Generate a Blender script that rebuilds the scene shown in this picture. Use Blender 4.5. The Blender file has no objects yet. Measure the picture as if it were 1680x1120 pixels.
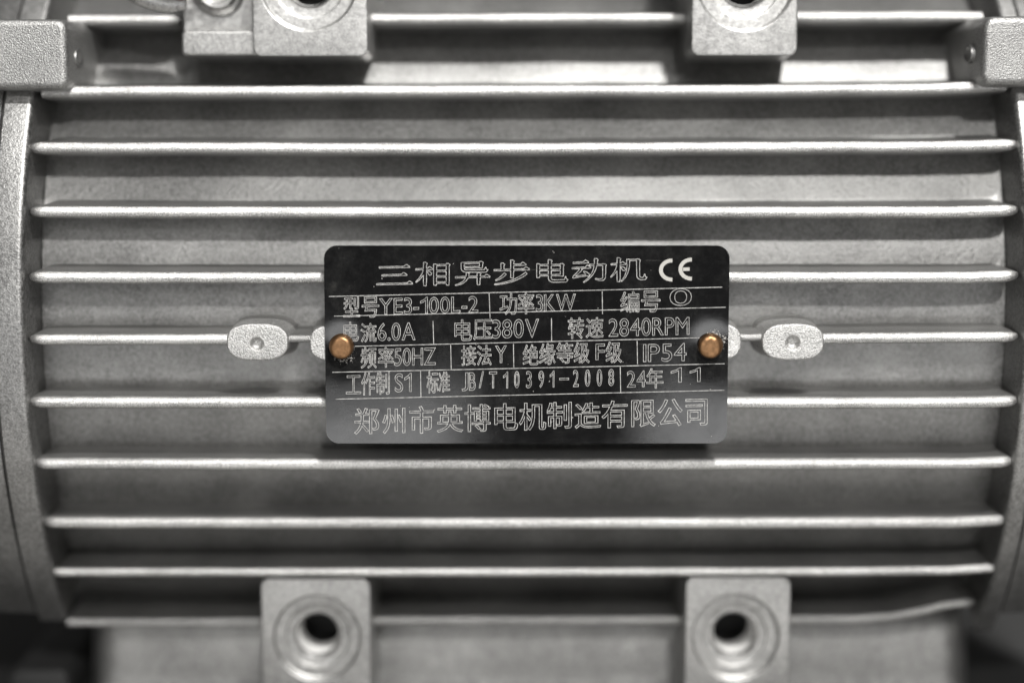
import bpy, bmesh, math, random
import numpy as np
from mathutils import Vector, Matrix
from mathutils import noise as mnoise

random.seed(7)
SC = bpy.context.scene
COL = SC.collection
DENOISE = True
MM = 0.001                                   # everything below is laid out in millimetres

# ------------------------------------------------------------------ camera
PITCH = math.radians(6.5); DIST = 360.0; KPX = 7.33 * DIST
PLATE_Y = -114.0
TGT = np.array([0.0, PLATE_Y, -0.9])
FWD = np.array([0.0, math.cos(PITCH), -math.sin(PITCH)])
UP = np.array([0.0, math.sin(PITCH), math.cos(PITCH)])
CAMPOS = TGT - DIST * FWD
cd = bpy.data.cameras.new('camera'); cam = bpy.data.objects.new('camera', cd); COL.objects.link(cam)
cd.sensor_width = 36.0; cd.lens = KPX * 36.0 / 1680.0
cd.clip_start = 0.01; cd.clip_end = 50.0
cam.location = Vector(CAMPOS) * MM
cam.rotation_euler = (math.pi / 2 - PITCH, 0, 0)
cd.dof.use_dof = True; cd.dof.focus_distance = (DIST + 1.0) * MM; cd.dof.aperture_fstop = 2.7
cd.dof.aperture_blades = 0
SC.camera = cam

# ------------------------------------------------------------------ world, lamps, exposure
w = bpy.data.worlds.new('World'); SC.world = w; w.use_nodes = True
bg = w.node_tree.nodes['Background']; bg.inputs[0].default_value = (1.0, 0.99, 0.97, 1); bg.inputs[1].default_value = 0.075

def area(name, az, el, dist, sx, sy, power, aim=(0, -105, 0), col=(1, 1, 1)):
    l = bpy.data.lights.new(name, 'AREA'); l.shape = 'RECTANGLE'; l.size = sx * MM; l.size_y = sy * MM
    l.energy = power; l.color = col
    o = bpy.data.objects.new(name, l); COL.objects.link(o)
    a, e = math.radians(az), math.radians(el)
    d = Vector((math.sin(a) * math.cos(e), -math.cos(a) * math.cos(e), math.sin(e)))
    o.location = (Vector(aim) + d * dist) * MM
    o.rotation_euler = d.to_track_quat('Z', 'Y').to_euler()
    return o
area('key_lamp', 9, 30, 1500, 70, 70, 10.6, col=(1.0, 0.985, 0.96))
area('fill_lamp', -20, 15, 1200, 700, 260, 1.2, col=(1.0, 0.99, 0.97))
area('high_lamp', 21, 54, 1200, 70, 70, 22.0, col=(1.0, 0.985, 0.96))
area('ceiling_lamp', 5, 72, 1500, 1200, 300, 2.5, col=(1.0, 0.99, 0.97))
area('low_fill_left', -16, -12.0, 620, 280, 66, 0.37, aim=(0, -112, -4))  # added low front pair: greys the plate's lower edge, brightens lower fin tips
area('low_fill_right', 22, -12.0, 620, 300, 70, 0.46, aim=(0, -112, -4))

SC.cycles.use_denoising = DENOISE
SC.view_settings.view_transform = 'Standard'; SC.view_settings.look = 'None'
SC.view_settings.exposure = 0.0; SC.view_settings.gamma = 1.0

# ------------------------------------------------------------------ pixel of the 1680x1120 photograph -> point in the place
def px(u, v, y):
    r = FWD + (u - 840.0) / KPX * np.array([1.0, 0, 0]) + (560.0 - v) / KPX * UP
    t = (y - CAMPOS[1]) / r[1]
    return CAMPOS + r * t
def pxc(u, v, R):                            # same, on a cylinder of radius R round the shaft
    y = -R
    for _ in range(30):
        p = px(u, v, y); y = -math.sqrt(max(R * R - p[2] ** 2, 1.0))
    return px(u, v, y)

# ------------------------------------------------------------------ materials
def mat(name): 
    m = bpy.data.materials.new(name); m.use_nodes = True
    nt = m.node_tree; b = nt.nodes['Principled BSDF']; return m, nt, b
def nd(nt, t, **k):
    n = nt.nodes.new(t)
    for a, v in k.items(): setattr(n, a, v)
    return n
def noise(nt, vec, scale, detail=4, rough=0.55):
    n = nd(nt, 'ShaderNodeTexNoise'); n.inputs['Scale'].default_value = scale
    n.inputs['Detail'].default_value = detail; n.inputs['Roughness'].default_value = rough
    nt.links.new(vec, n.inputs['Vector']); return n.outputs['Fac']
def ramp(nt, fac, stops):
    r = nd(nt, 'ShaderNodeValToRGB'); e = r.color_ramp.elements
    while len(e) < len(stops): e.new(0.5)
    for q, (p, c) in zip(e, stops):
        q.position = p; q.color = (c, c, c, 1) if not isinstance(c, tuple) else (*c, 1)
    nt.links.new(fac, r.inputs[0]); return r.outputs[0]
def math_(nt, op, a, b=None):
    n = nd(nt, 'ShaderNodeMath', operation=op)
    for i, x in enumerate((a, b)):
        if x is None: continue
        if isinstance(x, (int, float)): n.inputs[i].default_value = x
        else: nt.links.new(x, n.inputs[i])
    return n.outputs[0]

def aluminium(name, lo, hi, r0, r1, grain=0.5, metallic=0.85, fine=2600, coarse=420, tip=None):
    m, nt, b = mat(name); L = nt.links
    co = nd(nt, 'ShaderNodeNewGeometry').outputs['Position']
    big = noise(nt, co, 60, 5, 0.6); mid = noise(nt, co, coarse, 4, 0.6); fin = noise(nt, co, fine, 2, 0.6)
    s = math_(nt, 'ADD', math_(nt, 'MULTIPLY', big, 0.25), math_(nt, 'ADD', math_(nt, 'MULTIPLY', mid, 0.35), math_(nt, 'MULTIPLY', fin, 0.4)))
    if tip:                                   # paler, smoother edges: everything farther from the shaft than the tip radius
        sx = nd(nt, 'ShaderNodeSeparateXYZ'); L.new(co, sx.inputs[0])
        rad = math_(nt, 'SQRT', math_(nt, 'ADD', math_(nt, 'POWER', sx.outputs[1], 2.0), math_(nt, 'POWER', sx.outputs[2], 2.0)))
        tip_mask = ramp(nt, math_(nt, 'ADD', math_(nt, 'MULTIPLY', math_(nt, 'SUBTRACT', rad, tip * MM), 900), math_(nt, 'MULTIPLY', mid, 0.5)), [(0.12, 0.0), (0.45, 1.0)])
    L.new(ramp(nt, s, [(0.40, tuple(c * lo * .8 for c in (1, .993, .975))), (0.61, tuple(c * hi * 1.16 for c in (1, .993, .975)))]), b.inputs['Base Color'])  # fine mottling puts the blasted metal's sparkle into the colour
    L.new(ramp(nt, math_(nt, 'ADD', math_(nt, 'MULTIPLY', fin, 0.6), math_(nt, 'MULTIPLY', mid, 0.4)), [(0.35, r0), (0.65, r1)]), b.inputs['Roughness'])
    if tip:
        for sock, val in (('Base Color', (0.58, 0.575, 0.56, 1)), ('Roughness', 0.33)):
            lk = b.inputs[sock].links[0]; src = lk.from_socket
            mx = nd(nt, 'ShaderNodeMix', data_type='RGBA'); L.new(tip_mask, mx.inputs[0]); L.new(src, mx.inputs[6])
            mx.inputs[7].default_value = val if isinstance(val, tuple) else (val, val, val, 1)
            if sock == 'Base Color': L.new(ramp(nt, s, [(0.42, (0.36, 0.357, 0.35)), (0.58, (0.82, 0.815, 0.80))]), mx.inputs[7])
            L.new(mx.outputs[2], b.inputs[sock])
    b.inputs['Metallic'].default_value = metallic
    bp = nd(nt, 'ShaderNodeBump'); bp.inputs['Strength'].default_value = grain; bp.inputs['Distance'].default_value = 0.00016
    L.new(math_(nt, 'ADD', fin, math_(nt, 'MULTIPLY', mid, 1.2)), bp.inputs['Height']); L.new(bp.outputs[0], b.inputs['Normal'])
    return m
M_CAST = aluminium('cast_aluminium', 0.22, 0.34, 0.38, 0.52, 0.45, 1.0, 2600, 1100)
M_FIN = aluminium('fin_aluminium', 0.30, 0.44, 0.38, 0.52, 0.95, 1.0, 4600, 3000, tip=111.62)
M_ROUGH = aluminium('blasted_aluminium', 0.42, 0.64, 0.40, 0.58, 1.0, 0.95, 3600, 2600)
M_SMOOTH = aluminium('smooth_cast_aluminium', 0.34, 0.46, 0.40, 0.53, 0.4, 0.97, 3000, 900)
M_BOX = aluminium('foot_aluminium', 0.30, 0.44, 0.40, 0.54, 0.35, 1.0, 2600, 700)
M_MACH = aluminium('machined_aluminium', 0.7, 0.8, 0.25, 0.38, 0.15, 0.3)
M_LUG = aluminium('lug_aluminium', 0.30, 0.44, 0.42, 0.56, 0.8, 1.0, 3600, 2400)
M_STEEL = aluminium('zinc_steel', 0.34, 0.48, 0.25, 0.42, 0.25, 0.95)

def plate_material():
    m, nt, b = mat('black_plate'); L = nt.links
    tc = nd(nt, 'ShaderNodeTexCoord').outputs['Object']
    mp = nd(nt, 'ShaderNodeMapping'); mp.inputs['Scale'].default_value = (1, 1, 9); L.new(tc, mp.inputs[0])
    smear = noise(nt, tc, 160, 8, 0.75)
    mp2 = nd(nt, 'ShaderNodeMapping'); mp2.inputs['Scale'].default_value = (0.12, 1, 1); L.new(tc, mp2.inputs[0])
    brush = noise(nt, mp2.outputs[0], 3500, 3, 0.7)
    # dust: sparse specks
    vo = nd(nt, 'ShaderNodeTexVoronoi'); vo.inputs['Scale'].default_value = 900; L.new(tc, vo.inputs['Vector'])
    speck = math_(nt, 'LESS_THAN', vo.outputs['Distance'], 0.16)
    pick = math_(nt, 'GREATER_THAN', noise(nt, tc, 420, 4, 0.8), 0.63)
    speck = math_(nt, 'MULTIPLY', speck, pick)
    # swarf round the rivets
    tot = None
    for rx, rz, ox, oz in RIVET_DUST:
        sub = nd(nt, 'ShaderNodeVectorMath', operation='SUBTRACT'); L.new(tc, sub.inputs[0]); sub.inputs[1].default_value = (rx + ox, 0, rz + oz)
        ml = nd(nt, 'ShaderNodeVectorMath', operation='MULTIPLY'); L.new(sub.outputs[0], ml.inputs[0]); ml.inputs[1].default_value = (1, 0, 1)
        ln = nd(nt, 'ShaderNodeVectorMath', operation='LENGTH'); L.new(ml.outputs[0], ln.inputs[0])
        f = ramp(nt, math_(nt, 'MULTIPLY', ln.outputs['Value'], 1000 / 8.0), [(0.25, 0.34), (0.52, 0.0)])
        tot = f if tot is None else math_(nt, 'MAXIMUM', tot, f)
    sw = math_(nt, 'GREATER_THAN', math_(nt, 'ADD', noise(nt, tc, 2300, 4, 0.75), math_(nt, 'MULTIPLY', tot, 0.75)), 0.80)
    d = math_(nt, 'MAXIMUM', speck, sw)
    scr = None                                # hairline scratches in a few directions
    for ang, thr in ((0.15, 0.735), (1.2, 0.75), (2.3, 0.75)):
        ma = nd(nt, 'ShaderNodeMapping'); ma.inputs['Rotation'].default_value = (0, ang, 0); ma.inputs['Scale'].default_value = (60, 1, 2600); L.new(tc, ma.inputs[0])
        g = math_(nt, 'MULTIPLY', math_(nt, 'GREATER_THAN', noise(nt, ma.outputs[0], 1.0, 2, 0.6), thr), 0.5)
        scr = g if scr is None else math_(nt, 'MAXIMUM', scr, g)
    d = math_(nt, 'MAXIMUM', d, math_(nt, 'MULTIPLY', scr, 0.28))
    base = nd(nt, 'ShaderNodeMix', data_type='RGBA'); L.new(d, base.inputs[0])
    film = ramp(nt, noise(nt, tc, 130, 9, 0.78), [(0.46, (0.005, 0.005, 0.0052)), (0.60, (0.011, 0.011, 0.011)), (0.74, (0.035, 0.034, 0.032))])
    L.new(film, base.inputs[6]); base.inputs[7].default_value = (0.34, 0.33, 0.31, 1)
    L.new(base.outputs[2], b.inputs['Base Color'])
    rr = math_(nt, 'ADD', ramp(nt, smear, [(0.35, 0.04), (0.55, 0.07), (0.72, 0.15)]), math_(nt, 'MULTIPLY', brush, 0.05))
    L.new(math_(nt, 'ADD', rr, math_(nt, 'MULTIPLY', d, 0.5)), b.inputs['Roughness'])
    b.inputs['IOR'].default_value = 1.40
    bp = nd(nt, 'ShaderNodeBump'); bp.inputs['Strength'].default_value = 0.12; bp.inputs['Distance'].default_value = 0.00002
    L.new(brush, bp.inputs['Height']); L.new(bp.outputs[0], b.inputs['Normal'])
    return m
def simple(name, col, rough, metallic=0.0, bump=0.0, scale=2000, var=0.15):
    m, nt, b = mat(name); L = nt.links
    co = nd(nt, 'ShaderNodeNewGeometry').outputs['Position']; f = noise(nt, co, scale, 4, 0.65)
    L.new(ramp(nt, f, [(0.3, tuple(c * (1 - var) for c in col)), (0.7, tuple(min(1, c * (1 + var)) for c in col))]), b.inputs['Base Color'])
    b.inputs['Roughness'].default_value = rough; b.inputs['Metallic'].default_value = metallic
    if bump:
        bp = nd(nt, 'ShaderNodeBump'); bp.inputs['Strength'].default_value = bump; bp.inputs['Distance'].default_value = 0.0001
        L.new(f, bp.inputs['Height']); L.new(bp.outputs[0], b.inputs['Normal'])
    return m
M_ENGR = simple('engraved_line', (0.33, 0.325, 0.315), 0.6, 0.0, 0.2, 1100, 0.55)
M_RIVET = simple('copper_rivet', (0.25, 0.14, 0.07), 0.40, 0.95, 0.35, 900, 0.3)
M_BENCH = simple('bench_rubber', (0.035, 0.035, 0.035), 0.7, 0.0, 0.3, 300, 0.35)
M_RED = simple('red_insulation', (0.16, 0.015, 0.02), 0.45, 0.0, 0.1)
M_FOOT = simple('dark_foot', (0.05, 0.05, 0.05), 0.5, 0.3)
M_BORE_SHADE = simple('bore_shade', (0.012, 0.012, 0.012), 0.6, 0.0)

# ------------------------------------------------------------------ mesh helpers (millimetres in, metres out)
def obj(name, verts, faces, m, parent=None, smooth=True, angle=40):
    me = bpy.data.meshes.new(name)
    me.from_pydata([(x * MM, y * MM, z * MM) for x, y, z in verts], [], faces); me.materials.append(m)
    bm = bmesh.new(); bm.from_mesh(me); bmesh.ops.recalc_face_normals(bm, faces=bm.faces)
    for f in bm.faces: f.smooth = smooth
    if smooth:
        for e in bm.edges:
            if len(e.link_faces) == 2 and e.calc_face_angle(0) > math.radians(angle): e.smooth = False
    bm.to_mesh(me); bm.free()
    o = bpy.data.objects.new(name, me); COL.objects.link(o)
    if name in ('foot_boss', 'corner_lug', 'rivet_boss', 'earth_block', 'cooling_fin', 'earth_screw'):
        wn = o.modifiers.new('weighted_normals', 'WEIGHTED_NORMAL'); wn.keep_sharp = True; wn.weight = 80
    if parent: o.parent = parent
    return o
class MB:
    def __init__(s): s.v = []; s.f = []
    def ring(s, pts):
        i = len(s.v); s.v += [tuple(map(float, p)) for p in pts]; return list(range(i, i + len(pts)))
    def bridge(s, a, b, closed=True):
        n = len(a)
        for i in range(n if closed else n - 1):
            j = (i + 1) % n; s.f.append((a[i], a[j], b[j], b[i]))
    def cap(s, a): s.f.append(tuple(a))
    def fan(s, a, c):
        i = len(s.v); s.v.append(tuple(map(float, c))); n = len(a)
        for k in range(n): s.f.append((a[k], a[(k + 1) % n], i))
    def build(s, name, m, parent=None, **k): return obj(name, s.v, s.f, m, parent, **k)
def n3(x, y, z): return mnoise.noise(Vector((x, y, z)))

motor = bpy.data.objects.new('electric_motor', None); COL.objects.link(motor)
motor.empty_display_size = 0.1; motor.location = (0.0027, 0, -0.1)
motor['label'] = 'cast aluminium electric motor with horizontal cooling fins and black nameplate'
motor['category'] = 'electric motor'
def attach(o, parent):                        # parts are modelled in world coordinates and parented keeping them there
    o.parent = parent
    o.matrix_parent_inverse = Matrix.Translation(-parent.location)
    return o
def part(mb, name, m, **k): return attach(mb.build(name, m, None, **k), motor)

# ------------------------------------------------------------------ workbench below
BZ = -100.0
mb = MB(); N = 2
a = mb.ring([(-900, -330, BZ), (900, -330, BZ), (900, 700, BZ), (-900, 700, BZ)]); b_ = mb.ring([(-900, -330, BZ - 30), (900, -330, BZ - 30), (900, 700, BZ - 30), (-900, 700, BZ - 30)])
mb.cap(a); mb.cap(b_); mb.bridge(a, b_)
bench = mb.build('workbench', M_BENCH, smooth=False); bench['kind'] = 'structure'
mb = MB(); q0 = [(-260, -326), (270, -326), (270, -119), (-260, -119)]
a = mb.ring([(x, y, BZ + 1.5) for x, y in q0]); b_ = mb.ring([(x, y, BZ + .01) for x, y in q0]); mb.cap(a); mb.cap(b_); mb.bridge(a, b_)
mat_ = mb.build('bounce_mat', simple('pale_bounce', (0.34, 0.335, 0.325), 0.65, 0.0, 0.2, 200, 0.12), smooth=False); mat_['kind'] = 'structure'  # added unseen pale sheet, bounces light up into the lower grooves

# ------------------------------------------------------------------ housing
RF, RT, RC = 100.0, 112.0, 112.8              # groove floor, fin tips, end collars
XL, XR = -108.6, 114.0                       # inner faces of the end collars

def lathe(profile, a0, a1, seg, wob=0.0, cap=True):
    mb = MB(); rings = []
    for i in range(seg + 1):
        t = math.radians(a0 + (a1 - a0) * i / seg)
        pts = []
        for x, r in profile:
            rr = r + wob * n3(x * .05, math.cos(t) * 6, math.sin(t) * 6)
            pts.append((x, -rr * math.cos(t), rr * math.sin(t)))
        rings.append(mb.ring(pts))
    for p, q in zip(rings, rings[1:]): mb.bridge(p, q, closed=True)
    if cap: mb.cap(rings[0]); mb.cap(rings[-1])
    return mb
# barrel floor: long tube, slightly uneven
prof = [(XL - 4, 84)] + [(XL - 4 + (XR - XL + 8) * i / 40, RF) for i in range(41)] + [(XR + 4, 84)]
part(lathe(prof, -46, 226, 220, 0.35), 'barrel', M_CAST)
def fillet(x0, s, rf, rc, wid):              # collar profile; s=-1 left collar (extends to -x), +1 right
    p = []
    for i in range(9):                       # concave foot
        t = i / 8 * math.pi / 2; r = 1.0
        p.append((x0 - s * (r - r * math.sin(t)) + s * .6, rf + r - r * math.cos(t)))
    p.append((x0 + s * .95, rc - 1.6))
    for i in range(6):                       # rounded shoulder
        t = i / 5 * math.pi / 2
        p.append((x0 + s * (1.0 + 1.3 - 1.3 * math.cos(t)), rc - 1.3 + 1.3 * math.sin(t)))
    p += [(x0 + s * (wid - .6), rc), (x0 + s * wid, rc - .6), (x0 + s * wid, rc - 8), (x0 + s * wid, rf - 6), (x0 - s * 2.0, rf - 6)]
    return p
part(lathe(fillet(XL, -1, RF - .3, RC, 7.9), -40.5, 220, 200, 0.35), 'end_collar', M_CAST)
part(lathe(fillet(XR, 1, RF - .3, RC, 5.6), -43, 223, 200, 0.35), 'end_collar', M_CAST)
for x0, s in ((XL - 7.95, -1), (XR + 5.7, 1)):
    p = [(x0, 80), (x0, RC - 1.6), (x0 + s * .5, RC - .9), (x0 + s * 20, RC - 1.8), (x0 + s * 26, RC - 6), (x0 + s * 30, RC - 18), (x0 + s * 30, 80)]
    part(lathe(p, -39.5, 219.5, 160, 0.3), 'end_shield', M_CAST)

# foot box: the smooth side below the lowest fin
def box_round(x0, x1, z0, z1, yf, yb, r, bev, draft=0.0, nc=6, dense=0):
    """block with rounded corners (radius r in x-z), front face at yf with a small bevel; returns rings front to back"""
    def outline(off):
        pts = []
        for cx, cz, a in ((x1 - r, z1 - r, 0), (x0 + r, z1 - r, 90), (x0 + r, z0 + r, 180), (x1 - r, z0 + r, 270)):
            for i in range(nc + 1):
                t = math.radians(a + 90 * i / nc)
                pts.append((cx + (r + off) * math.cos(t), cz + (r + off) * math.sin(t)))
        return pts
    prof = [(-bev, 0.0), (-bev * .3, bev * .3), (0, bev), (draft, yb - yf)]
    res = []
    for off, dy in prof:
        o = outline(off)
        if dense:                                # subdivide the straight sides
            q = []
            for i, p in enumerate(o):
                q.append(p); nxt = o[(i + 1) % len(o)]
                if (i + 1) % (nc + 1) == 0:
                    q += [(p[0] + (nxt[0] - p[0]) * k / dense, p[1] + (nxt[1] - p[1]) * k / dense) for k in range(1, dense)]
            o = q
        res.append([(x, yf + dy, z) for x, z in o])
    return res
mb = MB()
pA = px(146, 1085, -73); pB = px(1592, 1085, -73)
nx, prof = 60, [(-50, -72.5), (-58, -73), (-66, -73.4), (-70, -73.9), (-71.8, -75), (-72.6, -79), (-73.4, -85), (-75, -94), (-75.5, -99.9), (-50, -99.9)]
rows = []
for i in range(nx + 1):
    t = i / nx; x = pA[0] + (pB[0] - pA[0]) * t
    e = min(t, 1 - t) * (pB[0] - pA[0]); k = 0 if e > 5 else (5 - math.sqrt(max(25 - (5 - e) ** 2, 0)))
    rows.append(mb.ring([(x, y + k + (0.35 * n3(x * .03, z * .06, 3) + .5 * n3(x * .015, z * .02, 9) if j < 8 else 0), z) for j, (y, z) in enumerate(prof)]))
for p, q in zip(rows, rows[1:]): mb.bridge(p, q)
mb.cap(rows[0]); mb.cap(rows[-1])
part(mb, 'foot_box', M_BOX, angle=60)

# low feet showing at the two bottom corners
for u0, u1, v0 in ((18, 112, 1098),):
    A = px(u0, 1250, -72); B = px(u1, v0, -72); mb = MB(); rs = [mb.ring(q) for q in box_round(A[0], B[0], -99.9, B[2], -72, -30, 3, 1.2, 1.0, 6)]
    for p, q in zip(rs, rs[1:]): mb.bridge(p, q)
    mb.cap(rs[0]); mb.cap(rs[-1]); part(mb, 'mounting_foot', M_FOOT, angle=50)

# ------------------------------------------------------------------ cooling fins
def NICK(x, seed):                            # a few small dents in the fin edge
    v = n3(x * .11, seed * 1.7, 21.0)
    return max(0.0, v - .42) * 2.2 * max(0.0, n3(x * .6, seed, 5.0))
def fin(pts, seed, ends=(1, 1), tip=1.3, root=1.8, depth=None, name='cooling_fin', m=M_FIN, rt=RT):
    """pts: list of (x, z) along the fin in mm; tips lie on the cylinder rt, roots sink into the floor"""
    mb = MB(); xs = np.array([p[0] for p in pts]); zs = np.array([p[1] for p in pts])
    x0, x1 = xs[0], xs[-1]; n = max(8, int(abs(x1 - x0) / 0.9))
    st = sorted(set([x0 + (x1 - x0) * i / n for i in range(n + 1)] + ([x0 + d for d in (.15, .4, .8, 1.3, 2.2, 3.2)] if ends[0] else []) + ([x1 - d for d in (.15, .4, .8, 1.3, 2.2, 3.2)] if ends[1] else [])))
    rings = []
    for x in st:
        z = float(np.interp(x, xs, zs)) + 0.10 * n3(x * .05, seed, 1.5) + .045 * n3(x * .35, seed, 4.5) + .035 * n3(x * .9, seed, 8.5)
        yt = -math.sqrt(rt * rt - z * z) + 0.12 * n3(x * .06, seed, 7.7) + .05 * n3(x * .7, seed, 3.3) + NICK(x, seed); yr = -math.sqrt((RF - 3) ** 2 - z * z)
        k = 1.0; dy = 0.0
        for on, e in ((ends[0], x - x0), (ends[1], x1 - x)):
            if on and e < 4.0:
                q = math.sqrt(max(0, 1 - (1 - e / 4.0) ** 2)); k = min(k, 0.12 + .88 * q); dy = max(dy, 2.6 * (1 - q))
        T = tip * k * (1 + .05 * n3(x * .1, seed, 2)); Rr = root * (0.3 + .7 * k); D = yr - yt
        half = [(0.0, Rr * 1.6), (D * .17, Rr * 1.25), (D * .24, Rr), (D * .8, T + .1)]
        AA = (0.0, .35, .7, 1.05, 1.5708)
        fl, dp_ = (.05, .95) if z > -30 else (.25, .7)           # upper edge rounded more than the lower one
        up = [(yr - d + dy, z + h) for d, h in half + [(D - T * dp_ * (1 - math.sin(a)), T * (fl + (1 - fl) * math.cos(a))) for a in AA]]
        half += [(D - T * .75 * (1 - math.sin(a)), T * (.2 + .8 * math.cos(a))) for a in AA]
        dn = [(yr - d + dy, z - h) for d, h in reversed(half)]
        rings.append(mb.ring([(x, y, zz) for y, zz in up + dn]))
    for p, q in zip(rings, rings[1:]): mb.bridge(p, q)
    mb.cap(rings[0]); mb.cap(rings[-1])
    return part(mb, name, m, angle=65)
def fpx(uv, rt=RT): return [(float(p[0]), float(p[2])) for p in (pxc(u, v, rt) for u, v in uv)]

FINS = [
    ([(68, 151), (300, 150), (900, 149), (1300, 148), (1500, 146), (1600, 143), (1652, 140)], (0, 0)),
    ([(43, 243), (840, 244), (1500, 241), (1676, 238)], (1, 1)),
    ([(44, 348), (840, 349), (1560, 348), (1676, 345)], (1, 1)),
    ([(43, 455), (840, 456), (1600, 455), (1676, 452)], (1, 1)),
    ([(44, 660), (840, 661), (1600, 661), (1676, 658)], (1, 1)),
    ([(56, 657 + 4), (60, 661)], (1, 1)),
    ([(52, 761), (840, 762), (1580, 761), (1668, 757)], (1, 1)),
    ([(66, 858), (840, 859), (1560, 858), (1660, 853)], (1, 1)),
    ([(76, 939), (840, 939), (1400, 938), (1560, 936), (1648, 931)], (1, 1)),
]
for i, (uv, en) in enumerate(FINS):
    if i == 5: continue
    fin(fpx(uv), i * 3.1, en, tip=1.4 if i < 8 else 1.1)
# middle fin, interrupted by the rivet bosses
fin(fpx([(44, 557), (385, 557)]), 31, (1, 0)); fin(fpx([(1340, 555), (1676, 553)]), 33, (0, 1))
fin(fpx([(455, 556), (525, 556)], RT - .6), 35, (0, 0), tip=.85, root=1.5, rt=RT - .6)
fin(fpx([(1195, 554), (1262, 554)], RT - .6), 36, (0, 0), tip=.85, root=1.5, rt=RT - .6)
fin(fpx([(560, 556), (1170, 556)], RT - 3), 37, (0, 0), rt=RT - 3)
# lowest fin, broken by the two lower bosses, and bending up at its right end
fin(fpx([(110, 1021), (450, 1020)]), 41, (0, 0), tip=1.1); fin(fpx([(590, 1018), (1140, 1017)]), 42, (0, 0), tip=1.1)
fin(fpx([(1280, 1016), (1340, 1016), (1400, 1016), (1460, 1012), (1510, 1003), (1545, 994), (1575, 990), (1605, 989)]), 43, (0, 1), tip=1.1)
# upper fin, broken by the two upper bosses and the earth block
fin(fpx([(112, 33), (294, 33)]), 51, (0, 1)); fin(fpx([(585, 31), (1150, 30)]), 52, (0, 0)); fin(fpx([(1300, 28), (1612, 27)]), 53, (0, 0))
fin(fpx([(20, -95), (1650, -95)]), 54, (0, 0))

# ------------------------------------------------------------------ rivet bosses in the middle fin
def stadium(cx, cz, hw, hh, n=64):
    pts = []; s = hw - hh
    for i in range(n):
        t = 2 * math.pi * i / n; c, sn = math.cos(t), math.sin(t)
        k = 2.7
        pts.append((cx + hw * math.copysign(abs(c) ** (2 / k), c), cz + hh * math.copysign(abs(sn) ** (2 / k), sn)))
    return pts
FACE_Y = PLATE_Y + 0.75
def rivet_boss(u0, u1, v0, v1, dimple=None, seed=0):
    A = px(u0, v1, FACE_Y); B = px(u1, v0, FACE_Y); cx, cz = (A[0] + B[0]) / 2, (A[2] + B[2]) / 2; hw, hh = (B[0] - A[0]) / 2, (B[2] - A[2]) / 2
    mb = MB(); rs = []
    for off, y in ((2.2, -96), (1.1, -98.5), (.7, -101), (.1, -110.5), (0, FACE_Y + .5), (-.12, FACE_Y + .16), (-.45, FACE_Y)):
        rs.append(mb.ring([(x + .08 * n3(x, z, seed), y, z + .08 * n3(z, x, seed)) for x, z in stadium(cx, cz, hw + off, hh + off)]))
    if dimple:
        c = px(dimple[0], dimple[1], FACE_Y); k = dimple[2] / 7.33
        for r, y in ((k * 1.15, 0), (k * 1.0, .12), (k * .85, .6), (k * .7, 1.3), (k * .3, 1.6)):
            rs.append(mb.ring([(c[0] + r * math.cos(2 * math.pi * i / 64), FACE_Y + y, c[2] + r * math.sin(2 * math.pi * i / 64)) for i in range(64)]))
    for p, q in zip(rs, rs[1:]): mb.bridge(p, q)
    mb.cap(rs[-1])
    part(mb, 'rivet_boss', M_ROUGH, angle=50)
rivet_boss(372, 472, 531, 592, (421, 564, 11), 1)
rivet_boss(1250, 1353, 531, 591, (1301, 562, 12), 2)
rivet_boss(508, 600, 533, 593, None, 3)
rivet_boss(1125, 1217, 530, 592, None, 4)

# ------------------------------------------------------------------ foot bosses with counterbored holes
def foot_boss(u0, u1, v0, v1, hu, hv, yf, rpx, r=2.0):
    A = px(u0, v1, yf); B = px(u1, v0, yf); c = px(hu, hv, yf)
    rings = box_round(A[0], B[0], A[2], B[2], yf, -60, r, 0.55, 0.5, 5, 26)
    mb = MB(); rs = [mb.ring(q) for q in reversed(rings)]
    ang = [math.atan2(z - c[2], x - c[0]) for x, y, z in rings[0]]
    sc = rpx / 78.0
    for rad, dy in ((11.0, 0), (10.75, .15), (10.5, 1.5), (10.2, 1.75), (8.2, 1.8), (7.95, 1.9), (7.8, 2.6), (7.5, 2.75), (5.9, 2.8), (5.6, 3.1), (5.3, 3.9)):
        rs.append(mb.ring([(c[0] + rad * sc * math.cos(t), yf + dy, c[2] + rad * sc * math.sin(t)) for t in ang]))
    for p, q in zip(rs, rs[1:]): mb.bridge(p, q)
    o = part(mb, 'foot_boss', M_SMOOTH, angle=28)
    # threaded bore
    mb = MB(); prev = None; n = 48; turns = 6; pitch = 1.5; steps = turns * 4
    for k in range(steps + 1):
        d = 3.85 + k / 4 * pitch
        q = mb.ring([(c[0] + (5.3 - .5 * abs(((k / 4 + i / n) % 1) - .5) * 1.6) * sc * math.cos(2 * math.pi * i / n), yf + d, c[2] + (5.3 - .5 * abs(((k / 4 + i / n) % 1) - .5) * 1.6) * sc * math.sin(2 * math.pi * i / n)) for i in range(n)])
        if prev: mb.bridge(prev, q)
        prev = q
    bore = mb.build('threaded_bore', M_MACH, None, angle=80); bore.parent = o
    mb = MB(); d0 = 3.8 + turns * pitch                       # capped pocket behind the thread; near-black colour stands in for shade
    rs = [mb.ring([(c[0] + r_ * math.cos(2 * math.pi * i / n), yf + d_, c[2] + r_ * math.sin(2 * math.pi * i / n)) for i in range(n)]) for r_, d_ in ((5.0 * sc, d0), (5.7, d0 + .3), (5.7, d0 + 7.5))]
    for p, q in zip(rs, rs[1:]): mb.bridge(p, q)
    mb.cap(rs[-1]); ch = mb.build('bore_cavity', M_BORE_SHADE, None, angle=50); ch.parent = o
    return o
BY = -96.0
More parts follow.
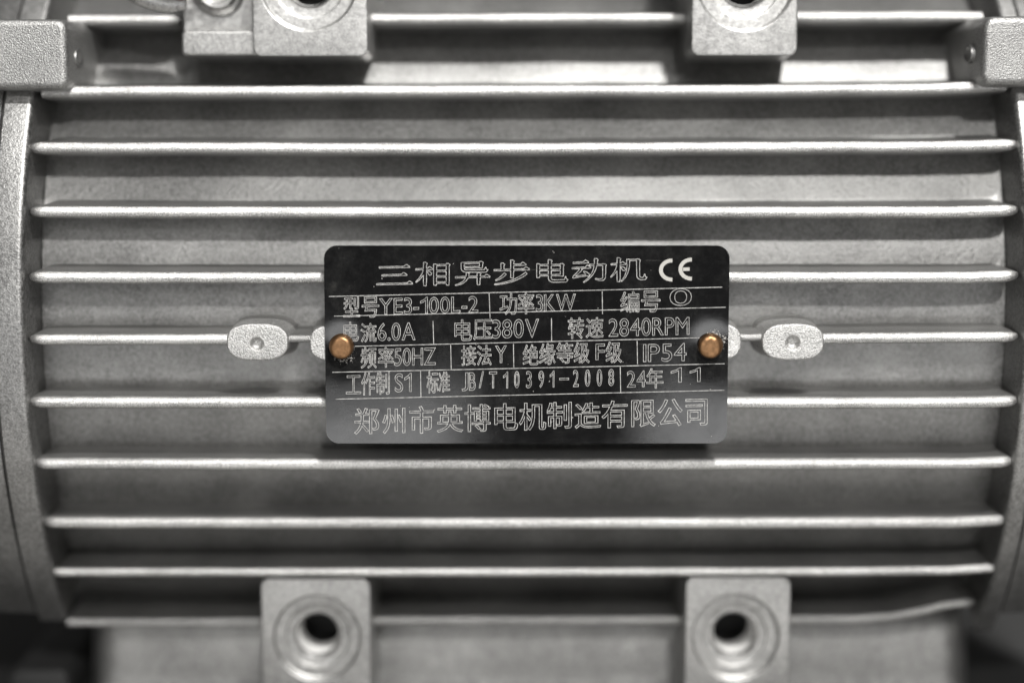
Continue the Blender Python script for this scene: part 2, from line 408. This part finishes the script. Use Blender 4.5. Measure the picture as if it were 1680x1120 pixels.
foot_boss(415, 600, -260, 93, 505, -31, BY, 82); foot_boss(1134, 1315, -260, 92, 1224, -31, BY, 82)
foot_boss(432, 607, 949, 1215, 520, 1046, BY + 2.5, 77); foot_boss(1122, 1298, 947, 1215, 1207, 1045, BY + 2.5, 77)

# ------------------------------------------------------------------ corner lugs of the frame
def lug(u0, u1, v0, v1, yf, seed, mark):
    A = px(u0, v1, yf); B = px(u1, v0, yf)
    rings = box_round(A[0], B[0], A[2], B[2], yf, -62, 2.4, 1.6, 1.6, 8)
    mb = MB(); rs = [mb.ring([(x + .25 * n3(x * .2, z * .2, seed), y + .2 * n3(x * .3, z * .3, seed + 4), z + .25 * n3(z * .15, x * .1, seed + 9)) for x, y, z in q]) for q in rings]
    for p, q in zip(rs, rs[1:]): mb.bridge(p, q)
    mb.cap(rs[0])
    o = part(mb, 'corner_lug', M_LUG, angle=50)
    # shallow ejector mark on the inner side
    mx, my, mz, s = mark
    mb = MB(); rr = [mb.ring([(mx + s * h, my + r * 1.5 * math.cos(2 * math.pi * i / 28), mz + r * math.sin(2 * math.pi * i / 28)) for i in range(28)]) for r, h in ((2.3, -1.2), (2.1, .1), (1.8, .18), (1.4, -.05), (.8, -.2))]
    for p, q in zip(rr, rr[1:]): mb.bridge(p, q)
    mb.cap(rr[-1]); e = mb.build('ejector_mark', M_CAST, None, angle=50); e.parent = o
LY = -103.0
pl = px(106, 88, LY); pr = px(1613, 85, LY)
lug(-120, 108, 31, 147, LY, 2, (pl[0] + .9, LY + 9, pl[2] - .5, 1)); lug(1612, 1800, 26, 140, LY, 5, (pr[0] - .9, LY + 9, pr[2], -1))

# ------------------------------------------------------------------ earth terminal at the upper left
EY = -93.5
A = px(298, 92, EY); B = px(418, 50, EY)
mb = MB(); rs = [mb.ring(q) for q in box_round(A[0], B[0] + 2, A[2], B[2], EY, -60, 1.2, .7, .4, 6)]
for p, q in zip(rs, rs[1:]): mb.bridge(p, q)
mb.cap(rs[0]); part(mb, 'earth_block', M_SMOOTH, angle=50)
A2 = px(301, 60, EY + 6); B2 = px(420, -120, EY + 6)
mb = MB(); rs = [mb.ring(q) for q in box_round(A2[0], B2[0] + 2, A2[2], B2[2], EY + 6.0, -60, 1.2, .5, .4, 6)]
for p, q in zip(rs, rs[1:]): mb.bridge(p, q)
mb.cap(rs[0]); part(mb, 'earth_block', M_SMOOTH, angle=50)
c = px(357, -18, EY + 4.6)
def disc_lathe(name, c, prof, m, n=48, parent=None, tilt=0):
    mb = MB(); rs = [mb.ring([(c[0] + r * math.cos(2 * math.pi * i / n), c[1] + dy, c[2] + r * math.sin(2 * math.pi * i / n)) for i in range(n)]) for r, dy in prof]
    for p, q in zip(rs, rs[1:]): mb.bridge(p, q)
    mb.cap(rs[-1]); mb.cap(rs[0])
    o = mb.build(name, m, None, angle=45)
    return o
scr = attach(disc_lathe('earth_screw', c, [(6.3, 2.4), (6.3, .6), (6.0, .2), (5.0, -.3), (4.9, -1.0), (4.4, -1.4), (3.6, -1.3), (3.2, -.6), (2.4, -.4)], M_STEEL), motor)
mb = MB()
for dx, dz in ((2.3, .45), (.45, 2.3)):
    rs = [mb.ring([(c[0] + a * k, c[1] + dy, c[2] + b * k) for a, b in ((-dx, -dz), (dx, -dz), (dx, dz), (-dx, dz))]) for k, dy in ((1, -.42 - .02 * dx), (.85, -.9 - .02 * dx))]
    mb.bridge(*rs); mb.cap(rs[1])
sl = mb.build('screw_cross', M_STEEL, None); sl.parent = scr
# crimp lug and its red insulated wire
def tube(name, path, rad, m, n=20, flat=1.0):
    mb = MB(); rs = []
    P = [Vector(p) for p in path]
    for i, p in enumerate(P):
        t = (P[min(i + 1, len(P) - 1)] - P[max(i - 1, 0)]).normalized(); s = t.cross(Vector((0, 1, 0))).normalized(); k = s.cross(t)
        r = rad[i] if isinstance(rad, (list, tuple)) else rad
        rs.append(mb.ring([p + s * r * math.cos(2 * math.pi * j / n) + k * r * flat * math.sin(2 * math.pi * j / n) for j in range(n)]))
    for a, b in zip(rs, rs[1:]): mb.bridge(a, b)
    mb.cap(rs[0]); mb.cap(rs[-1])
    return attach(mb.build(name, m, None, angle=60), motor)
lp = [px(305, 2, EY), px(285, 2, EY), px(262, -3, EY - .5), px(235, -12, EY - 1), px(210, -24, EY - 1.5), px(190, -36, EY - 2)]
tube('wire_lug', lp, [2.0, 3.0, 3.4, 3.4, 3.0, 2.4], M_STEEL, flat=.5)
lp2 = [px(318, -10, EY - 1.5), px(298, -12, EY - 2.5), px(280, -18, EY - 3.2), px(258, -26, EY - 3.5), px(220, -44, EY - 3.5)]
tube('red_wire', lp2, [1.2, 1.8, 2.2, 2.2, 2.2], M_RED)

# ------------------------------------------------------------------ nameplate
c0 = px(531, 403, PLATE_Y); c1 = px(1192.5, 727, PLATE_Y)
PX, PZ = (c0[0] + c1[0]) / 2, (c0[2] + c1[2]) / 2; PW, PH = (c1[0] - c0[0]) / 2, (c0[2] - c1[2]) / 2
rvL, rvR = px(560, 568, PLATE_Y), px(1166, 567, PLATE_Y)
RIV = [(rvL[0] - PX, rvL[2] - PZ), (rvR[0] - PX, rvR[2] - PZ)]
def plate_y(x, z):                           # local height of the sheet: pulled in at the rivets, edges a little bowed
    y = 0.0
    for rx, rz in RIV:
        d2 = (x - rx) ** 2 + (z - rz) ** 2
        y += 0.30 * math.exp(-d2 / 18.0)
    y += 0.10 * (x / PW) ** 2 - 0.05 * n3(x * .05, z * .07, 2)
    return y
plate_y0 = plate_y(0, 0)
RIVET_DUST = [(RIV[0][0] * MM, RIV[0][1] * MM, 0.0005, -0.0014), (RIV[1][0] * MM, RIV[1][1] * MM, 0.0012, 0.0012)]
M_PLATE = plate_material()
mb = MB(); RR = 2.9; nxp, front, back = 150, [], []
zz = [PH * t for t in np.linspace(-1, 1, 71)]
for e in (.03, .12, .3, .55, .9, 1.4, 2.0): zz += [PH - e, e - PH]
zz = sorted(zz)
for z in zz:
    o = abs(z) - (PH - RR); wz = PW - (RR - math.sqrt(max(RR * RR - o * o, 0)) if o > 0 else 0)
    xs = [wz * t for t in np.linspace(-1, 1, nxp + 1)]
    front.append(mb.ring([(x, plate_y(x, z), z) for x in xs])); 
for z, fr in zip(zz, list(front)):
    back.append(mb.ring([(mb.v[i][0], mb.v[i][1] + .7, mb.v[i][2]) for i in fr]))
for A_, flip in ((front, 0), (back, 1)):
    for p, q in zip(A_, A_[1:]): mb.bridge(p, q, closed=False)
loop = lambda G: [r[0] for r in G] + G[-1][1:] + [r[-1] for r in reversed(G[:-1])] + list(reversed(G[0][1:-1]))
mb.bridge(loop(front), loop(back))
plate = mb.build('nameplate', M_PLATE, None, angle=50)
plate.location = (PX * MM, PLATE_Y * MM, PZ * MM)
attach(plate, motor)
plate['label'] = 'black engraved nameplate held by two copper rivets'

for k, ((rx, rz), tl) in enumerate(zip(RIV, (0.03, -0.09))):
    mb = MB(); n = 48; prof = [(2.85, .7), (2.85, .15), (2.8, -.3), (2.74, -.9), (2.62, -1.3), (2.45, -1.62), (2.25, -1.83), (2.0, -1.95), (1.6, -2.0), (1.0, -2.0), (.5, -1.98)]
    rs = []
    for r, dy in prof:
        rs.append(mb.ring([(rx + (r + .03 * n3(math.cos(6.283 * i / n) * 1.5 + k * 5, math.sin(6.283 * i / n) * 1.5, dy)) * math.cos(2 * math.pi * i / n) + tl * 3.2 * -dy * .5, dy + .12 * n3(r * math.cos(6.283 * i / n), r * math.sin(6.283 * i / n), k * 3) + plate_y(rx, rz) - .1, rz + r * math.sin(2 * math.pi * i / n) + .09 * dy) for i in range(n)]))
    for p, q in zip(rs, rs[1:]): mb.bridge(p, q)
    mb.cap(rs[-1])
    rv = mb.build('rivet', M_RIVET, None, angle=55); rv.parent = plate

# ------------------------------------------------------------------ engraving
def to_plate(u, v):
    p = px(u, v, PLATE_Y); return (p[0] - PX, p[2] - PZ)
LIFT = [0.012]
def ribbon(mb, pts, wpx, closed, lift):
    P = [np.array(to_plate(*q)) for q in pts]
    Q = [P[0]]
    for p in P[1:]:
        if np.linalg.norm(p - Q[-1]) > 1e-4: Q.append(p)
    if closed and len(Q) > 2 and np.linalg.norm(Q[0] - Q[-1]) < 1e-4: Q.pop()
    P = Q; n = len(P)
    if n < 2: return
    h = wpx / 7.33 / 2; Ls, Rs = [], []
    for i in range(n):
        a = P[(i - 1) % n] if (closed or i > 0) else None; b = P[(i + 1) % n] if (closed or i < n - 1) else None
        d1 = (P[i] - a) if a is not None else (b - P[i]); d2 = (b - P[i]) if b is not None else d1
        d1 = d1 / np.linalg.norm(d1); d2 = d2 / np.linalg.norm(d2)
        n1, n2 = np.array([-d1[1], d1[0]]), np.array([-d2[1], d2[0]]); mm = n1 + n2; L = np.linalg.norm(mm)
        mm = n1 if L < 1e-6 else mm / L
        k = min(1 / max(np.dot(mm, n1), .3), 1.8)
        Ls.append(P[i] + mm * h * k); Rs.append(P[i] - mm * h * k)
    f = lambda q: (q[0], plate_y(q[0], q[1]) - lift, q[1])
    a = mb.ring([f(q) for q in Ls]); b = mb.ring([f(q) for q in Rs]); mb.bridge(a, b, closed)
def loops_from_edges(edges):
    nb = {}
    for a, b in edges: nb.setdefault(a, []).append(b); nb.setdefault(b, []).append(a)
    seen, out = set(), []
    for s in nb:
        if s in seen: continue
        loop = [s]; seen.add(s); cur, prev = s, None
        while True:
            nx_ = [q for q in nb[cur] if q != prev and q not in seen]
            if not nx_: break
            prev, cur = cur, nx_[0]; loop.append(cur); seen.add(cur)
        out.append(loop)
    return out
CACHE = {}
def glyph(s):
    if s in CACHE: return CACHE[s]
    if all(ord(c) < 128 for c in s) and '1' in s or (len(s) > 1 and ord(s[0]) < 128):
        pen, out = 0.0, []
        for ch in s:
            L = [ONE] if ch == '1' else glyph1(ch)
            xs = [p[0] for l in L for p in l]; ys = [p[1] for l in L for p in l]; x0, k = min(xs), 1.0
            if ch == '1':
                k = CAP / (max(ys) - min(ys)); L = [[(p[0] * k, (p[1] - min(ys)) * k) for p in l] for l in L]; x0 *= k
            wd = (max(xs) - min(xs)) * k
            out += [[(p[0] - x0 + pen, p[1]) for p in l] for l in L]; pen += wd + 0.085
        CACHE[s] = out; return out
    return glyph1(s)
CAP = 0.70
ONE = [(.33, 0), (.33, .7), (.275, .7), (.17, .60), (0, .525), (0, .44), (.12, .485), (.24, .56), (.24, 0)]
def glyph1(s):
    if s in CACHE: return CACHE[s]
    c = bpy.data.curves.new('t', 'FONT'); c.body = s; c.resolution_u = 4
    o = bpy.data.objects.new('t', c); COL.objects.link(o); bpy.context.view_layer.update()
    me = bpy.data.meshes.new_from_object(o)
    bm = bmesh.new(); bm.from_mesh(me); bmesh.ops.remove_doubles(bm, verts=bm.verts, dist=1e-5); bm.verts.index_update()
    ed = [(e.verts[0].index, e.verts[1].index) for e in bm.edges if len(e.link_faces) == 1]
    vs = [(v.co.x, v.co.y) for v in bm.verts]; bm.free()
    L = [[vs[i] for i in l] for l in loops_from_edges(ed)]
    bpy.data.objects.remove(o); bpy.data.curves.remove(c); bpy.data.meshes.remove(me)
    CACHE[s] = L; return L
def offset_loop(pts, ax, ay, inside):
    """push each outline outward by ax / ay (different in x and y)"""
    P = np.array(pts); n = len(P); out = []
    for i in range(n):
        d1 = P[i] - P[i - 1]; d2 = P[(i + 1) % n] - P[i]
        d1 = d1 / (np.linalg.norm(d1) + 1e-9); d2 = d2 / (np.linalg.norm(d2) + 1e-9)
        nn = np.array([d1[1] + d2[1], -d1[0] - d2[0]]); nn = nn / (np.linalg.norm(nn) + 1e-9) * inside
        sx = np.sign(nn[0]) * min(1, abs(nn[0]) * 1.8); sy = np.sign(nn[1]) * min(1, abs(nn[1]) * 1.8)
        out.append((P[i][0] + sx * ax, P[i][1] + sy * ay))
    return out
def area2(p): return sum(p[i - 1][0] * p[i][1] - p[i][0] * p[i - 1][1] for i in range(len(p)))
def nest_sign(L):
    """+1 where left-hand outward normal already points outside the ink"""
    out = []
    for i, p in enumerate(L):
        depth = 0; x, y = p[0]
        for j, q in enumerate(L):
            if i == j: continue
            c = False
            for k in range(len(q)):
                (x1, y1), (x2, y2) = q[k - 1], q[k]
                if (y1 > y) != (y2 > y) and x < (x2 - x1) * (y - y1) / (y2 - y1) + x1: c = not c
            depth += c
        s = 1 if area2(p) > 0 else -1
        out.append(s if depth % 2 == 0 else -s)
    return out
SLOPE = -0.0235
def run(mb, s, u0, u1, v0, v1, wpx=1.25, ax=0.0, ay=0.0, lift=0.012):
    L = glyph(s); xs = [p[0] for l in L for p in l]; ys = [p[1] for l in L for p in l]
    x0, x1, y0, y1 = min(xs), max(xs), min(ys), max(ys)
    dv = SLOPE * (u1 - u0); v0b, v1b = v0 - min(dv, 0) , v1            # bbox of the sloping run -> upright box at its left end
    H = (v1 - v0) - abs(dv)
    G = [[(u0 + (x - x0) / (x1 - x0) * (u1 - u0), -(v1 - (y - y0) / (y1 - y0) * H)) for x, y in l] for l in L]
    if ax or ay: G = [offset_loop(l, ax, ay, sg) for l, sg in zip(G, nest_sign(G))]
    for l in G: ribbon(mb, [(u, -v + SLOPE * (u - u0)) for u, v in l], wpx, True, lift)
def field(items, label=None, **k):
    mb = MB()
    for it in items: run(mb, *it, **k)
    o = mb.build('engraved_text', M_ENGR, None, smooth=False); o.parent = plate
    if label: o['label'] = label
    return o
LX = dict(wpx=0.9)
field([('型', 563.7, 590, 487, 520), ('号', 594, 621.5, 486.5, 520.6), ('YE3-100L-2', 622.5, 784, 485.5, 516)], 'model field reading YE3-100L-2', **LX)
field([('功', 820, 848, 481, 516), ('率', 850, 876, 480, 515), ('3KW', 879.7, 944, 482, 511)], 'power field reading 3KW', **LX)
field([('编', 1018, 1048.5, 478, 512.5), ('号', 1052.5, 1083, 477, 512), ('0', 1099, 1134.5, 473, 501.5)], 'serial number field', **LX)
field([('电', 563.7, 588, 528, 560), ('流', 592, 617.5, 530, 561), ('6.0A', 620, 681, 529, 559)], 'current field reading 6.0A', **LX)
field([('电', 746, 774, 524, 559), ('压', 777, 807, 524, 557), ('380V', 808, 883.7, 523, 555)], 'voltage field reading 380V', **LX)
field([('转', 932, 958, 520.6, 555.6), ('速', 961.5, 989.7, 520.6, 554), ('2840RPM', 999, 1130.6, 520, 552)], 'speed field reading 2840RPM', **LX)
field([('频', 592, 617.5, 569, 604), ('率', 620.6, 645.6, 569, 602.5), ('50HZ', 647, 714.4, 570, 600)], 'frequency field reading 50HZ', **LX)
field([('接', 757, 781, 566.6, 599.4), ('法', 782.5, 806, 566, 599), ('Y', 813, 831, 567, 595)], 'connection field reading Y', **LX)
field([('绝', 858, 883, 565, 599), ('缘', 885, 911, 563, 598), ('等', 913, 940, 562, 596), ('级', 941.6, 967, 561, 595.6), ('F', 977.5, 992, 564, 590), ('级', 994, 1020, 560, 595)], 'insulation class field reading F', **LX)
field([('IP54', 1055.6, 1126, 563, 593.5)], 'protection field reading IP54', **LX)
field([('工', 568, 592, 615.6, 646), ('作', 593, 615, 611, 648), ('制', 617, 639, 610, 647), ('S1', 648, 674.7, 612, 643)], 'duty field reading S1', **LX)
field([('标', 700, 719, 608.7, 644.7), ('准', 720, 738, 609.7, 643), ('J', 758, 768, 611, 641), ('B', 770, 780, 611, 640)]
      + [(ch, u, u + wd, t, t + 27) for ch, u, wd, t in (('/', 786, 7.5, 609), ('T', 803, 12, 609.5), ('1', 826, 7, 609.5), ('0', 844, 8, 609), ('3', 863.5, 8.5, 609), ('9', 884, 8, 608.5), ('1', 902.5, 6.5, 608), ('2', 940.5, 8.5, 607), ('0', 960, 8, 606.5), ('0', 979.5, 8, 606), ('8', 998.5, 8.5, 605.5))]
      + [('-', 918, 933, 620, 623)], 'standard field reading JB/T10391-2008', **LX)
field([('24', 1029, 1059, 608, 635), ('年', 1061, 1088, 604, 637), ('1', 1101, 1118, 603, 627), ('1', 1132, 1149, 603, 626)], 'date field reading 24 and 11', **LX)
BOT = [('郑', 582, 621.6, 669, 712), ('州', 628, 664, 669, 711), ('市', 672.5, 711, 665.6, 711), ('英', 717.5, 759, 664, 709), ('博', 763, 804, 662.5, 708),
       ('电', 812, 849, 661, 705.6), ('机', 852.5, 895, 660, 705.6), ('制', 898, 937, 659, 703), ('造', 944, 985, 660, 702.5), ('有', 988, 1029, 656.6, 702),
       ('限', 1036.6, 1075, 655.6, 700), ('公', 1080, 1119, 654, 699), ('司', 1125.6, 1160, 654, 698)]
field(BOT, 'large line of characters along the bottom edge', wpx=1.05, ax=.45, ay=-.25)

# title in a serif hand: strokes are drawn, joined and outlined (coordinates in 1/6 photo pixels)
def stroke(pts, ws):
    P = [np.array(p, float) for p in pts]; L, R = [], []
    for i, p in enumerate(P):
        t = P[min(i + 1, len(P) - 1)] - P[max(i - 1, 0)]; t = t / (np.linalg.norm(t) + 1e-9); nn = np.array([-t[1], t[0]])
        L.append(p + nn * ws[i] / 2); R.append(p - nn * ws[i] / 2)
    return L + R[::-1]
def curve(a, b, c, n=10): return [((1 - t) ** 2 * a[0] + 2 * t * (1 - t) * b[0] + t * t * c[0], (1 - t) ** 2 * a[1] + 2 * t * (1 - t) * b[1] + t * t * c[1]) for t in np.linspace(0, 1, n)]
HT, VT = 13, 31
def H(x0, x1, y0, y1=None, tri=True):
    y1 = y0 if y1 is None else y1; out = [stroke([(x0, y0), (x1, y1)], [HT, HT])]
    if tri: out.append([(x1 - 55, y1 - 3), (x1 - 36, y1 - 23), (x1 - 22, y1 - 20), (x1 + 4, y1 + 6), (x1 - 40, y1 + 6)])
    return out
def V(x, y0, y1, serif=True):
    out = [stroke([(x, y0 + 6), (x - 1, y1)], [VT, VT - 3])]
    if serif: out.append([(x - 17, y0), (x + 8, y0 + 2), (x + 24, y0 + 13), (x + 13, y0 + 26), (x - 14, y0 + 16)])
    return out
def PIE(a, b, c, w0=30, w1=8): 
    q = curve(a, b, c); return [stroke(q, list(np.linspace(w0, w1, len(q))))]
def DOT(a, b): 
    q = curve(a, ((a[0] + b[0]) / 2 + 10, (a[1] + b[1]) / 2 - 5), b, 8); return [stroke(q, [6, 12, 18, 24, 28, 30, 26, 14])]
def HOOKR(x, y0, yb, xr, yt):                # down, along the bottom, flick up at the right
    q = [(x, y0), (x, yb - 30)] + curve((x, yb - 30), (x + 2, yb), (x + 40, yb), 6)[1:] + [(xr - 20, yb - 2)]
    return [stroke(q, [VT] + [VT - 3] * 3 + [24] * (len(q) - 4)), [(xr - 30, yb + 8), (xr - 22, yb - 18), (xr - 10, yt), (xr - 2, yt + 30), (xr + 14, yb - 14), (xr - 4, yb + 10)]]
Z1, Z2 = (600, 410), (860, 410)
TITLE = [
 (Z1, H(132, 432, 173, 166) + H(158, 405, 252, 244) + H(105, 462, 338, 329)),
 (Z1, H(492, 660, 192, 187) + V(584, 120, 352) + PIE((580, 198), (560, 260), (494, 318), 26, 8) + DOT((600, 208), (640, 246)) + V(683, 138, 348) + V(808, 132, 346) + sum((H(690, 800, y, y - 2, False) for y in (151, 206, 262, 322)), [])),
 (Z1, H(945, 1150, 130, 124, False) + V(955, 122, 200, False) + HOOKR(955, 125, 208, 1192, 164) + V(1136, 112, 178) + H(960, 1130, 172, 168, False) + H(880, 1222, 270, 262) + PIE((1003, 224), (1010, 320), (882, 348), 30, 8) + V(1112, 222, 342)),
 (Z1, V(1442, 98, 275) + H(1450, 1578, 148, 143) + V(1347, 128, 200) + H(1262, 1610, 200, 190) + PIE((1375, 232), (1330, 280), (1278, 300), 26, 8) + PIE((1582, 226), (1470, 320), (1268, 340), 24, 8)),
 (Z2, V(138, 135, 272) + V(372, 133, 258) + sum((H(145, 370, y, y - 2, False) for y in (150, 199, 249)), []) + HOOKR(252, 98, 306, 418, 256) + V(252, 95, 200)),
 (Z2, H(480, 635, 128, 122) + H(470, 655, 180, 173) + PIE((562, 186), (530, 230), (482, 266), 26, 12) + H(478, 628, 272, 244, False) + DOT((584, 210), (636, 258)) + H(640, 800, 148, 146, False) + PIE((706, 88), (712, 240), (584, 318), 32, 8) + V(706, 84, 150) + V(788, 136, 270) + PIE((787, 262), (786, 310), (700, 284), 28, 10)),
 (Z2, H(855, 1000, 142, 138) + V(930, 75, 312) + PIE((926, 150), (905, 220), (852, 268), 26, 8) + DOT((946, 166), (990, 202)) + PIE((1024, 92), (1034, 240), (956, 308), 30, 8) + V(1024, 90, 140, False) + H(1018, 1130, 101, 97, False) + V(1122, 88, 200) + HOOKR(1122, 100, 282, 1196, 232)),
]
def raster_outline(polys):
    """union of polygons -> smooth closed outlines (scan conversion, blur, marching squares)"""
    A = np.concatenate([np.array(p, float) for p in polys]); x0, y0 = A.min(0) - 14; x1, y1 = A.max(0) + 14
    S = 2.0; W, Hh = int((x1 - x0) / S) + 1, int((y1 - y0) / S) + 1
    gx = x0 + np.arange(W) * S; g = np.zeros((Hh, W))
    X, Y = np.meshgrid(gx, y0 + np.arange(Hh) * S)
    for p in polys:
        p = np.array(p, float); ins = np.zeros((Hh, W), int)
        for i in range(len(p)):                      # winding number, so self-overlapping strokes stay solid
            (xa, ya), (xb, yb) = p[i - 1], p[i]
            if ya == yb: continue
            c = ((ya <= Y) & (yb > Y)) | ((yb <= Y) & (ya > Y)); xi = xa + (Y - ya) / (yb - ya) * (xb - xa)
            ins += np.where(c & (X < xi), 1 if yb > ya else -1, 0)
        g = np.maximum(g, (ins != 0).astype(float))
    for _ in range(2):
        k = np.array([1, 2, 1]) / 4.0
        g = np.apply_along_axis(lambda r: np.convolve(r, k, 'same'), 1, g); g = np.apply_along_axis(lambda r: np.convolve(r, k, 'same'), 0, g)
    seg = {}
    T = 0.5
    for j in range(Hh - 1):
        row = g[j:j + 2]; act = np.nonzero((row[:, :-1].max(0) > T) | (row[:, 1:].max(0) > T))[0]
        for i in act:
            a, b, c, d = g[j, i] > T, g[j, i + 1] > T, g[j + 1, i + 1] > T, g[j + 1, i] > T
            code = a + 2 * b + 4 * c + 8 * d
            if code in (0, 15): continue
            e = {0: ('h', i, j), 1: ('v', i + 1, j), 2: ('h', i, j + 1), 3: ('v', i, j)}
            tab = {1: [(3, 0)], 2: [(0, 1)], 3: [(3, 1)], 4: [(1, 2)], 5: [(3, 0), (1, 2)], 6: [(0, 2)], 7: [(3, 2)], 8: [(2, 3)], 9: [(2, 0)], 10: [(0, 1), (2, 3)], 11: [(2, 1)], 12: [(1, 3)], 13: [(1, 0)], 14: [(0, 3)]}
            for s, t in tab[code]: seg.setdefault(e[s], []).append(e[t]); seg.setdefault(e[t], []).append(e[s])
    def pos(k):
        o, i, j = k
        if o == 'h': t = (T - g[j, i]) / (g[j, i + 1] - g[j, i]); return (x0 + (i + t) * S, y0 + j * S)
        t = (T - g[j, i]) / (g[j + 1, i] - g[j, i]); return (x0 + i * S, y0 + (j + t) * S)
    seen, out = set(), []
    for s in seg:
        if s in seen: continue
        cur, loop = s, [s]; seen.add(s)
        while True:
            nx_ = [q for q in seg[cur] if q not in seen]
            if not nx_: break
            cur = nx_[0]; loop.append(cur); seen.add(cur)
        P = [pos(k) for k in loop]
        if len(P) < 8: continue
        out.append(dp(P, 1.0))
    return out
def dp(P, tol):
    def rec(a, b):
        if b <= a + 1: return []
        A, B = np.array(P[a]), np.array(P[b]); d = B - A; L = np.linalg.norm(d) + 1e-9
        ds = [abs(d[0] * (P[i][1] - A[1]) - d[1] * (P[i][0] - A[0])) / L if L > 1e-6 else np.hypot(*(np.array(P[i]) - A)) for i in range(a + 1, b)]
        m = int(np.argmax(ds))
        if ds[m] < tol: return []
        m += a + 1; return rec(a, m) + [m] + rec(m, b)
    h = len(P) // 2
    idx = [0] + rec(0, h) + [h] + rec(h, len(P) - 1)
    return [P[i] for i in idx]
mb = MB()
for (ox, oy), polys in TITLE:
    for l in raster_outline(polys): ribbon(mb, [(ox + x / 6, oy + y / 6) for x, y in l], 1.05, True, 0.012)
o = mb.build('engraved_text', M_ENGR, None, smooth=False); o.parent = plate; o['label'] = 'title line of seven outlined characters'

# CE mark, solid
mb = MB()
for cx, cy, e in ((1102.5, 443, 0), (1134.5, 441.5, 1)):
    arc = [(cx + 16.2 * math.cos(math.radians(t)) * 1.12, cy + 15.6 * math.sin(math.radians(t))) for t in np.linspace(88, 272, 30)]
    ribbon(mb, arc, 6.2, False, 0.012)
    if e: ribbon(mb, [(cx - 14, cy + .2), (cx - 3, cy - .1)], 5.6, False, 0.016)
M_CE = simple('printed_mark', (0.38, 0.37, 0.345), 0.6, 0.0, 0.0, 2500, 0.12)
o = mb.build('conformity_mark', M_CE, None, smooth=False); o.parent = plate; o['label'] = 'solid pale CE mark'

# ruled lines
RULES = [((539.4, 486.4), (1185, 471)), ((548, 518.6), (1190.6, 504)), ((582, 568), (1148, 554)), ((545, 610.6), (1189, 596.6)), ((550.6, 654.6), (1188.4, 640)),
         ((802.5, 481), (804, 522)), ((988, 478), (988.5, 515)), ((710.4, 526.5), (711.5, 564)), ((904.8, 522), (905, 559.5)), ((739.4, 565.6), (740.3, 605.8)), ((842.3, 564), (843, 602.5)), ((1045.2, 559), (1046, 597)), ((690, 608), (690.6, 651.5)), ((1017.6, 600.6), (1018.3, 643.2))]
for i, (a, b) in enumerate(RULES):
    mb = MB(); n = 40 if i < 5 else 6
    ribbon(mb, [(a[0] + (b[0] - a[0]) * t, a[1] + (b[1] - a[1]) * t) for t in np.linspace(0, 1, n)], 1.2, False, 0.020 if i < 5 else 0.026)
    o = mb.build('ruled_line', M_ENGR, None, smooth=False); o.parent = plate
